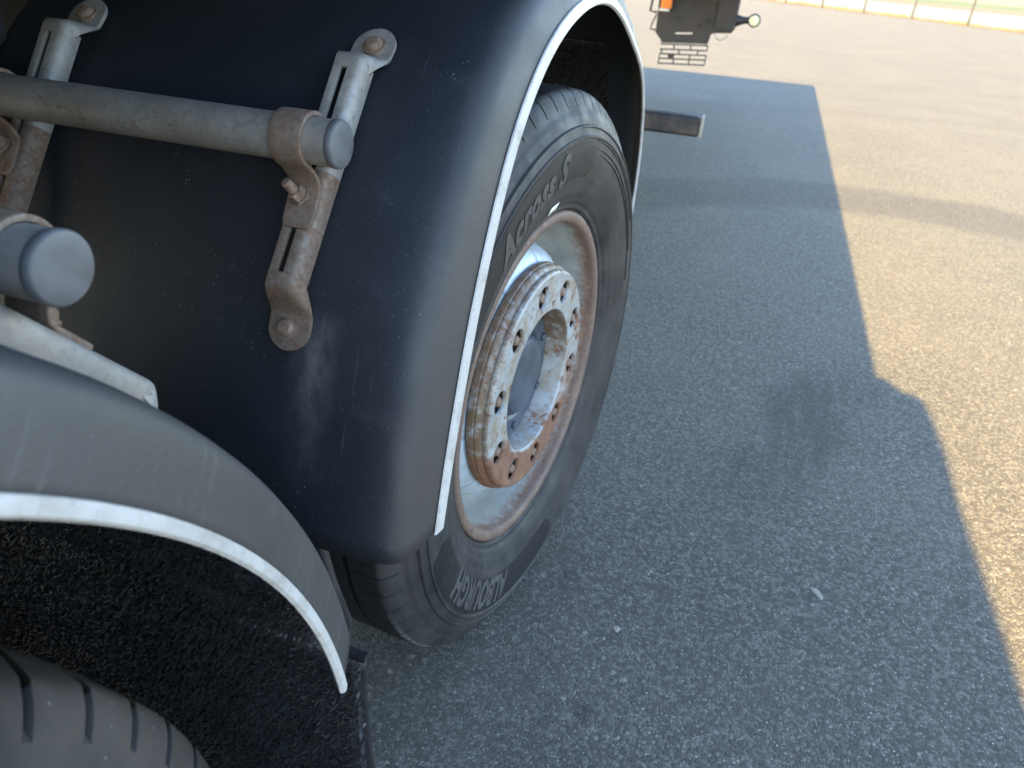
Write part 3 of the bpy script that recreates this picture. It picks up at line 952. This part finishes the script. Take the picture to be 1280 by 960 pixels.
        nut.location = (0.0080, 0.1635 * math.cos(tc), 0.1635 * math.sin(tc))
        nut.rotation_euler = (random.uniform(0, 1), 0, 0)
    # --- hub behind
    hv, hf = lathe_x([(-0.048, 0.195), (-0.049, 0.127), (-0.049, 0.122), (-0.038, 0.119), (-0.034, 0.114), (-0.034, 0.085), (-0.040, 0.078), (-0.030, 0.074), (-0.022, 0.066), (-0.020, 0.05), (-0.019, 0.0)], 96)
    mb = MB().add(hv, hf)
    obj('hub', mb.v, mb.f, MAT['hub'], w, True, 35)
    hb = []
    for k in range(6):
        t = 2 * math.pi * k / 6 + 0.4
        q = MB().add(*lathe_x([(-0.034, 0.0075), (-0.0285, 0.0075), (-0.027, 0.006), (-0.027, 0.0)], 6)).build('hub_bolt', MAT['hub'], w, True, 30)
        q.location = (0, 0.1 * math.cos(t), 0.1 * math.sin(t))
    hv, hf = lathe_x([(-0.06, 0.19), (-0.08, 0.19), (-0.10, 0.205), (-0.30, 0.205), (-0.31, 0.06)], 64)
    obj('brake_drum', hv, hf, MAT['dark'], w, True, 40)

    # --- sidewall surface used by raised panels and lettering
    sr = [p[1] for p in side if p[1] > 0.3]; sx = [p[0] for p in side if p[1] > 0.3]
    base_r = [0.3035, 0.316, 0.333, 0.348, 0.364, 0.382, 0.400, 0.4165, 0.432, 0.446]
    base_x = [0.003, 0.0105, 0.0165, 0.0215, 0.0255, 0.028, 0.029, 0.0282, 0.0245, 0.0165]

    def wallp(t, r, off):
        return (float(np.interp(r, base_r, base_x)) + off, r * math.cos(t), r * math.sin(t))

    def panel(nm, a0, a1, r0, r1, off, mat, taper=0.06):
        n = 60; m = 10
        v = []; f = []
        for i in range(n + 1):
            u = i / n
            t = a0 + (a1 - a0) * u
            e = min(u, 1 - u) * abs(a1 - a0)
            k = min(1.0, e / taper); k = math.sqrt(max(0, 1 - (1 - k) ** 2))
            mid = (r0 + r1) / 2
            for j in range(m + 1):
                r = r0 + (r1 - r0) * j / m
                r = mid + (r - mid) * (0.35 + 0.65 * k)
                v.append(wallp(t, r, off))
        for i in range(n):
            for j in range(m):
                a = i * (m + 1) + j
                f.append((a, a + 1, a + m + 2, a + m + 1))
        return obj(nm, v, f, mat, w)

    def lettering(txt, ac, height, r_base, off, spacing, shear, squeeze=1.0):
        """text bent along the sidewall, read clockwise, feet towards the hub"""
        cd = bpy.data.curves.new('lettering', 'FONT')
        cd.body = txt; cd.size = 1.0; cd.shear = shear; cd.space_character = spacing; cd.offset = 0.042
        cd.align_x = 'CENTER'; cd.resolution_u = 3
        to = bpy.data.objects.new('lettering', cd)
        COL.objects.link(to)
        dg_ = bpy.context.evaluated_depsgraph_get()
        me = bpy.data.meshes.new_from_object(to.evaluated_get(dg_))
        bpy.data.objects.remove(to)
        bm = bmesh.new(); bm.from_mesh(me)
        bmesh.ops.subdivide_edges(bm, edges=[e_ for e_ in bm.edges if e_.calc_length() > 0.18], cuts=2, use_grid_fill=True)
        sc = height / 0.70
        for q in bm.verts:
            r = r_base + q.co.y * sc
            t = ac - (q.co.x * sc * squeeze) / (r_base + height / 2)
            q.co = Vector(wallp(t, r, off))
        bm.normal_update()
        bm.to_mesh(me); bm.free()
        # one object for each letter
        bm = bmesh.new(); bm.from_mesh(me); bm.verts.ensure_lookup_table()
        seen = set()
        for v0 in bm.verts:
            if v0.index in seen:
                continue
            isl = []; st_ = [v0]; seen.add(v0.index)
            while st_:
                q = st_.pop(); isl.append(q)
                for e_ in q.link_edges:
                    o2 = e_.other_vert(q)
                    if o2.index not in seen:
                        seen.add(o2.index); st_.append(o2)
            ix = {q.index: i for i, q in enumerate(isl)}
            fs = {f_ for q in isl for f_ in q.link_faces}
            lo = obj('letter', [q.co for q in isl], [tuple(ix[q.index] for q in f_.verts) for f_ in fs], MAT['rubber_text'], w, False)
            modify(lo, solid=0.0006, offset=0)
        bm.free(); bpy.data.meshes.remove(me)
    if letters:
        panel('sidewall_panel', rad(146), rad(76), 0.357, 0.413, 0.0007, MAT['rubber_panel'])
        panel('sidewall_panel', rad(-168), rad(-78), 0.357, 0.413, 0.0007, MAT['rubber_panel'])
        lettering('Across S', rad(111.5), 0.044, 0.361, 0.0016, 1.10, 0.25, 0.92)
        lettering('ALBOURGH', rad(-130.5), 0.046, 0.360, 0.0016, 1.05, 0.12, 0.74)
        # curled ends of the raised bands
        for (a0, a1, r0) in ((76, 20, 0.398), (73, 10, 0.390), (77, 30, 0.411)):
            pts = [wallp(rad(a0 + (a1 - a0) * k / 40), r0 + 0.004 * (1 - k / 40), 0.001) for k in range(41)]
            MB().tube(pts, [0.0004 + 0.0009 * min(1, k / 6) for k in range(41)], 6).build('sidewall_rib', rubber, w)
        # the little white mark
        v = []; f = []
        for j, r in enumerate((0.316, 0.327)):
            for i in range(5):
                v.append(wallp(rad(98 - 1.35 * i + (1.0 if j == 0 else 0)), r, 0.0016))
        f = [(i, i + 1, i + 6, i + 5) for i in range(4)]
        modify(obj('white_mark', v, f, MAT['sticker'], w), solid=0.0005, offset=0)
    return w


TOE = rad(-7.46)
wheel_far = make_wheel('wheel', (0, 0, 0.477), TOE, MAT['rubber'])
wheel_far['label'] = 'rusty silver wheel with ten-hole nut ring and lettered tyre'
wheel_near = make_wheel('wheel', (-0.004, -1.345, 0.488), 0.0, MAT['rubber_near'], False, True)
wheel_near.scale = (1.0, 1.025, 1.025)
wheel_near['label'] = 'dusty tyre with deep tread slots at the lower left'
guard_near['label'] = 'scratched grey-black mudguard curving over the nearest tyre'
guard_far['label'] = 'large blue-black mudguard over the rusty wheel'


# ---- mudguard brackets, tubes, clamps
def lathe_at(prof, n, origin, axis):
    v, f = lathe_x(prof, n)
    q = Vector((1, 0, 0)).rotation_difference(Vector(axis))
    return [tuple(q @ Vector(p) + Vector(origin)) for p in v], f


def bracket(x, yc, zc, sg, R1, R2, rustm, top_m, tube_r=0.021, dx=0.0, strap_m=None):
    """slotted strap bolted to the mudguard in two places. sg=+1: strap on the -y side of the wheel"""
    g1, g2 = rad(124.2), rad(150.1)
    RR = lambda a: R1 + (R2 - R1) * (a - g1) / (g2 - g1)

    def pt(a, r):
        return np.array((yc + sg * r * math.cos(a), zc + r * math.sin(a)))
    b1, b2 = pt(g1, R1), pt(g2, R2)
    r1, r2 = pt(rad(127.4), RR(rad(127.4)) + 0.033), pt(rad(146.9), RR(rad(146.9)) + 0.036)
    padr = 0.0225
    dirp1 = (pt(g1 - 0.01, RR(g1 - 0.01)) - pt(g1 + 0.01, RR(g1 + 0.01))); dirp1 /= np.linalg.norm(dirp1)
    dirp2 = (pt(g2 + 0.01, RR(g2 + 0.01)) - pt(g2 - 0.01, RR(g2 - 0.01))); dirp2 /= np.linalg.norm(dirp2)
    c1 = pt(g1, R1 + 0.0045); c2 = pt(g2, R2 + 0.0045)
    sst = lambda t: (lambda q: q * q * (3 - 2 * q))(max(0.0, min(1.0, t)))
    rows = []
    for a in np.linspace(90, 0, 9):
        rows.append((c1 + dirp1 * padr * math.sin(rad(a)), padr * max(0.12, math.cos(rad(a))), 0, 0))
    for ga in np.linspace(124.2, 150.1, 92)[1:-1]:
        h1 = sst((ga - 125.3) / 2.3); h2 = sst((149.0 - ga) / 2.3); h = h1 * h2
        u = (ga - 127.4) / 19.5
        q = pt(rad(ga), RR(rad(ga)) + 0.0045) * (1 - h) + (r1 * (1 - u) + r2 * u) * h
        rows.append((q, padr * (1.0 - 0.33 * h), 1 if 128.3 < ga < 146.0 else 0, h))
    for a in np.linspace(0, 90, 9):
        rows.append((c2 + dirp2 * padr * math.sin(rad(a)), padr * max(0.12, math.cos(rad(a))), 0, 0))
    ps = np.array([r[0] for r in rows])
    nm = normals2(ps) * (-1 if sg > 0 else 1)
    # outward = away from the wheel centre
    for i in range(len(ps)):
        if np.dot(nm[i], ps[i] - np.array((yc, zc))) < 0:
            nm[i] = -nm[i]
    cols = [(-1.0, 0), (-0.46, 0), (0.02, 0), (0.26, 0), (0.50, 0), (0.70, -0.06), (0.84, -0.20), (0.94, -0.45), (1.0, -1.0)]
    v = []; f = []; fm = []
    for i, (p, wd, slot, h) in enumerate(rows):
        for j, (cx, dr) in enumerate(cols):
            drop = dr * 0.019 * h
            q = ps[i] + nm[i] * drop
            v.append((x + dx * i / len(rows) + cx * wd, q[0], q[1]))
    m = len(cols)
    for i in range(len(rows) - 1):
        for j in range(m - 1):
            if rows[i][2] and rows[i + 1][2] and j == 1:
                continue
            a = i * m + j
            f.append((a, a + 1, a + m + 1, a + m)); fm.append(0 if i < len(rows) * 0.5 else 1)
    o = obj('mudguard_bracket', v, f, top_m, trailer, True)
    o.data.materials.append(strap_m or rustm)
    for poly, k in zip(o.data.polygons, fm):
        poly.material_index = k
    modify(o, solid=0.0042, offset=0, bevel=0.0009, seg=2, limit=40)
    for c, nrm, bx_ in ((c1, c1 - np.array((yc, zc)), x), (c2, c2 - np.array((yc, zc)), x + dx)):
        nv = Vector((0, *(nrm / np.linalg.norm(nrm))))
        org = Vector((bx_ - 0.001, *c))
        bv, bf = lathe_at([(0.0, 0.0), (0.001, 0.0125), (0.0035, 0.0125), (0.0038, 0.0095), (0.0068, 0.0088), (0.0088, 0.0065), (0.0095, 0.0)], 18, org, nv)
        MB().add(bv, bf).build('bolt', MAT['bolt'], o, True, 35)
    # clamp band
    T = np.array((yc + sg * -0.517, zc + 0.494))
    e = (b2 - b1) / np.linalg.norm(b2 - b1)
    nr = np.array((e[1], -e[0]))
    if np.dot(nr, T - np.array((yc, zc))) < 0:
        nr = -nr
    rb = tube_r + 0.0028
    lev = -abs(float(np.dot(T - r1, np.array((-(r2 - r1)[1], (r2 - r1)[0])) / np.linalg.norm(r2 - r1)))) + 0.0048
    pl = [(-rb * 0.88, lev), (-rb * 0.97, lev * 0.5)]
    for a in np.linspace(188, -8, 26):
        pl.append((rb * math.cos(rad(a)), rb * math.sin(rad(a))))
    pl += [(0.0250, lev * 0.42), (0.0280, lev * 0.70), (0.0325, lev * 0.91), (0.0400, lev), (0.0560, lev), (0.0690, lev), (0.0740, lev)]
    wds = [0.016] * (len(pl) - 2) + [0.0155, 0.012]
    v = []; f = []
    for (a, b), wd in zip(pl, wds):
        q = T + e * a + nr * b
        for cx in (-1, -0.5, 0, 0.5, 1):
            v.append((x - 0.009 + cx * wd, q[0], q[1]))
    for i in range(len(pl) - 1):
        for j in range(4):
            a = i * 5 + j
            f.append((a, a + 1, a + 6, a + 5))
    band = obj('clamp', v, f, rustm, o, True)
    modify(band, solid=0.0042, offset=0, bevel=0.0008, seg=2, limit=40)
    # clamp bolt with its nut
    q = T + e * 0.045 + nr * (lev + 0.002)
    ax = Vector((-0.25, *(nr * 0.9 + e * -0.25))).normalized()
    bv, bf = lathe_at([(0, 0.0), (0.0, 0.0105), (0.0025, 0.0105), (0.0025, 0.0088), (0.009, 0.0088), (0.0105, 0.0075), (0.0105, 0.0)], 6, (x - 0.011, *q), ax)
    sv, sf = lathe_at([(0.0, 0.0052), (0.022, 0.0052), (0.0235, 0.004), (0.0235, 0.0)], 14, (x - 0.011, *q), ax)
    MB().add(bv, bf).add(sv, sf).build('clamp_bolt', MAT['bolt'], o, True, 30)
    return T


def support_tube(T, x_end, x_in, r=0.021):
    mb = MB().tube([(x_in, T[0], T[1]), (x_end - 0.004, T[0], T[1])], r, 40, False)
    t = mb.build('support_tube', MAT['galv_tube'], trailer)
    hv, hf = lathe_x([(-0.0065, r * 1.0), (-0.006, r * 1.03), (-0.003, r * 1.04), (-0.0008, r * 1.035), (0.0008, r * 0.995), (0.0014, r * 0.94), (0.0016, r * 0.5), (0.0017, 0.0)], 40)
    c = MB().add(hv, hf).build('end_cap', MAT['cap'], t, True, 60)
    c.location = (x_end, T[0], T[1])
    return t


T1 = bracket(-0.106, 0.0, 0.477, 1, 0.6735, 0.632, MAT['galv_rust'], MAT['galv'], dx=-0.014)
bracket(-0.464, 0.0, 0.477, 1, 0.6735, 0.632, MAT['galv_rust'], MAT['galv'])
support_tube(T1, -0.072, -0.93)
T2 = bracket(-0.098, -1.35, 0.47, -1, 0.661, 0.661, MAT['galv_rust'], MAT['galv'], strap_m=MAT['galv'])
support_tube(T2, -0.066, -0.93)

# ---- hose in the gap below the mudguard
MB().tube([(-0.14, -0.50, 0.74), (-0.118, -0.545, 0.66), (-0.100, -0.565, 0.60), (-0.094, -0.572, 0.55), (-0.080, -0.575, 0.49), (-0.062, -0.575, 0.43), (-0.09, -0.55, 0.34), (-0.22, -0.5, 0.3)], 0.0075, 12).build('hose', MAT['black_rubber'], trailer)

# ---- square stub beam sticking out behind the rear mudguard
mb = MB()
x0, x1, ya, yb, za, zb = -0.60, 0.066, 2.0, 2.075, 0.550, 0.625
mb.box(x0, x1, ya, yb, za, zb)
st = mb.build('stub_beam', MAT['steel_grey'], trailer, False)
modify(st, bevel=0.014, seg=3)
modify(MB().box(x1 - 0.002, x1 + 0.007, ya - 0.003, yb + 0.003, za - 0.003, zb + 0.003).build('end_plate', MAT['galv_tube'], st, False), bevel=0.003)
MB().box(-0.60, -0.52, 1.98, 2.095, 0.50, 1.258).build('stub_hanger', MAT['dark'], trailer, False)

# ---- rear corner of the trailer
YR = 7.0
rp = empty('rear_corner', (0, YR, 0), 0, trailer)
v = [(-0.87, 0.84), (-0.86, 0.56), (-0.80, 0.50), (-0.790, 0.475), (-0.345, 0.500), (-0.330, 0.585), (-0.30, 0.60), (-0.145, 0.612), (-0.115, 0.66), (-0.115, 0.99), (-0.86, 0.99)]
# plate with a slot: front ring strip
mb = MB()
pts = [(a, 0.0, b) for a, b in v]; n = len(pts)
hole = []
sl = [(-0.668, 0.560), (-0.505, 0.572), (-0.505, 0.588), (-0.668, 0.576)]
bm = bmesh.new()
ov = [bm.verts.new((a, 0, b)) for a, b in v]
iv = [bm.verts.new((a, 0, b)) for a, b in sl]
eds = [bm.edges.new((ov[i], ov[(i + 1) % n])) for i in range(n)] + [bm.edges.new((iv[i], iv[(i + 1) % 4])) for i in range(4)]
bmesh.ops.triangle_fill(bm, use_beauty=True, use_dissolve=False, edges=eds)
me = bpy.data.meshes.new('end_plate'); bm.to_mesh(me); bm.free()
me.materials.append(MAT['darkrust'])
plate = bpy.data.objects.new('end_plate', me); COL.objects.link(plate); plate.parent = rp
modify(plate, solid=0.03, offset=0)
MB().box(-0.30, -0.12, -0.06, -0.02, 0.64, 0.98).box(-0.86, -0.12, -0.05, -0.02, 0.86, 0.99).build('corner_box', MAT['darkrust'], rp, False)
for x, z in ((-0.66, 0.70), (-0.38, 0.705), (-0.45, 0.655), (-0.25, 0.66)):
    q = MB().add(*lathe_at([(0, 0.018), (0.014, 0.018), (0.016, 0.012), (0.016, 0)], 6, (x, -0.015, z), (0, -1, 0))).build('plate_bolt', MAT['dark'], rp, False)
# brick-pattern step grid
zt0, zt1 = 0.462, 0.286


def gz(x, k):       # grid leans with the plate: higher to the right
    return zt0 - (zt0 - zt1) * k + (x + 0.79) * 0.055


bw = 0.006
rowsz = [0.0, 0.26, 0.50, 0.74, 1.0]
for k in rowsz:
    mb = MB()
    xa, xb = -0.795, -0.340
    za_, zb_ = gz(xa, k), gz(xb, k)
    v8 = [(x, y, z + dz) for (x, z) in ((xa, za_), (xb, zb_)) for y in (-0.012, 0.012) for dz in (-bw, bw)]
    mb.add(v8, [(0, 1, 3, 2), (4, 6, 7, 5), (0, 4, 5, 1), (2, 3, 7, 6), (0, 2, 6, 4), (1, 5, 7, 3)])
    mb.build('grid_bar', MAT['dark'], rp, False)
ups = [(-0.66, -0.50, None), (-0.775, -0.605, -0.425), (-0.70, -0.652, -0.495), (-0.645, -0.495, None)]
for r_ in range(4):
    for x in ups[r_]:
        if x is None:
            continue
        MB().box(x - bw, x + bw, -0.011, 0.011, gz(x, rowsz[r_ + 1]), gz(x, rowsz[r_])).build('grid_upright', MAT['dark'], rp, False)
for (xa, xb, k0, k1) in ((-0.795, -0.785, 0.5, 1.0), (-0.345, -0.335, 0.5, 1.0), (-0.345, -0.335, 0.0, 0.26)):
    MB().box(xa, xb, -0.0105, 0.0105, gz(xa, k1), gz(xa, k0)).build('grid_upright', MAT['dark'], rp, False)
MB().box(-0.700, -0.652, -0.010, 0.010, gz(-0.68, 0.74), gz(-0.68, 0.50)).build('grid_tab', MAT['dark'], rp, False)
# marker lamp on its rubber arm
lamp = MB().tube([(-0.12, 0, 0.725), (-0.06, 0, 0.73), (-0.02, 0, 0.735), (0.0, 0, 0.737)], [0.055, 0.034, 0.030, 0.034], 14).build('marker_lamp_arm', MAT['black_rubber'], rp)
bv, bf = lathe_at([(0.035, 0.0), (0.035, 0.045), (0.03, 0.062), (-0.025, 0.062), (-0.035, 0.056), (-0.035, 0.049), (-0.026, 0.049)], 8, (0.042, 0, 0.738), (0, 1, 0))
MB().add(bv, bf).build('marker_lamp', MAT['black_rubber'], rp, True, 30)
bv, bf = lathe_at([(0.024, 0.0495), (0.032, 0.045), (0.038, 0.028), (0.040, 0.0)], 24, (0.042, 0, 0.738), (0, -1, 0))
MB().add(bv, bf).build('lamp_lens', MAT['lens'], rp)
modify(MB().box(-0.840, -0.735, -0.085, -0.05, 0.775, 0.93).build('side_reflector', MAT['orange'], rp, False), bevel=0.012)
modify(MB().box(-0.850, -0.755, -0.08, -0.04, 0.752, 0.775).build('lamp_base', MAT['sticker'], rp, False), bevel=0.006)
mb = MB().tube([(-0.862, 0, 0.95), (-0.925, -0.01, 0.95), (-0.940, -0.01, 0.74), (-0.875, 0, 0.735)], 0.012, 6)
mb.build('lamp_frame', MAT['dark'], rp)
mb = MB().tube([(-0.875, 0, 0.72), (-0.905, -0.01, 0.64), (-0.915, -0.01, 0.585), (-0.86, 0, 0.58)], 0.008, 6)
mb.build('lamp_frame', MAT['dark'], rp)
MB().tube([(-0.29 + 0.055 * (1 - math.cos(t)), -0.02, 0.60 - 0.055 * math.sin(t)) for t in np.linspace(0, math.pi, 14)], 0.0045, 6).build('wire_loop', MAT['galv'], rp)
MB().box(-0.82, -0.50, 0.0, 0.08, 0.985, 1.258).build('rear_hanger', MAT['dark'], rp, False)
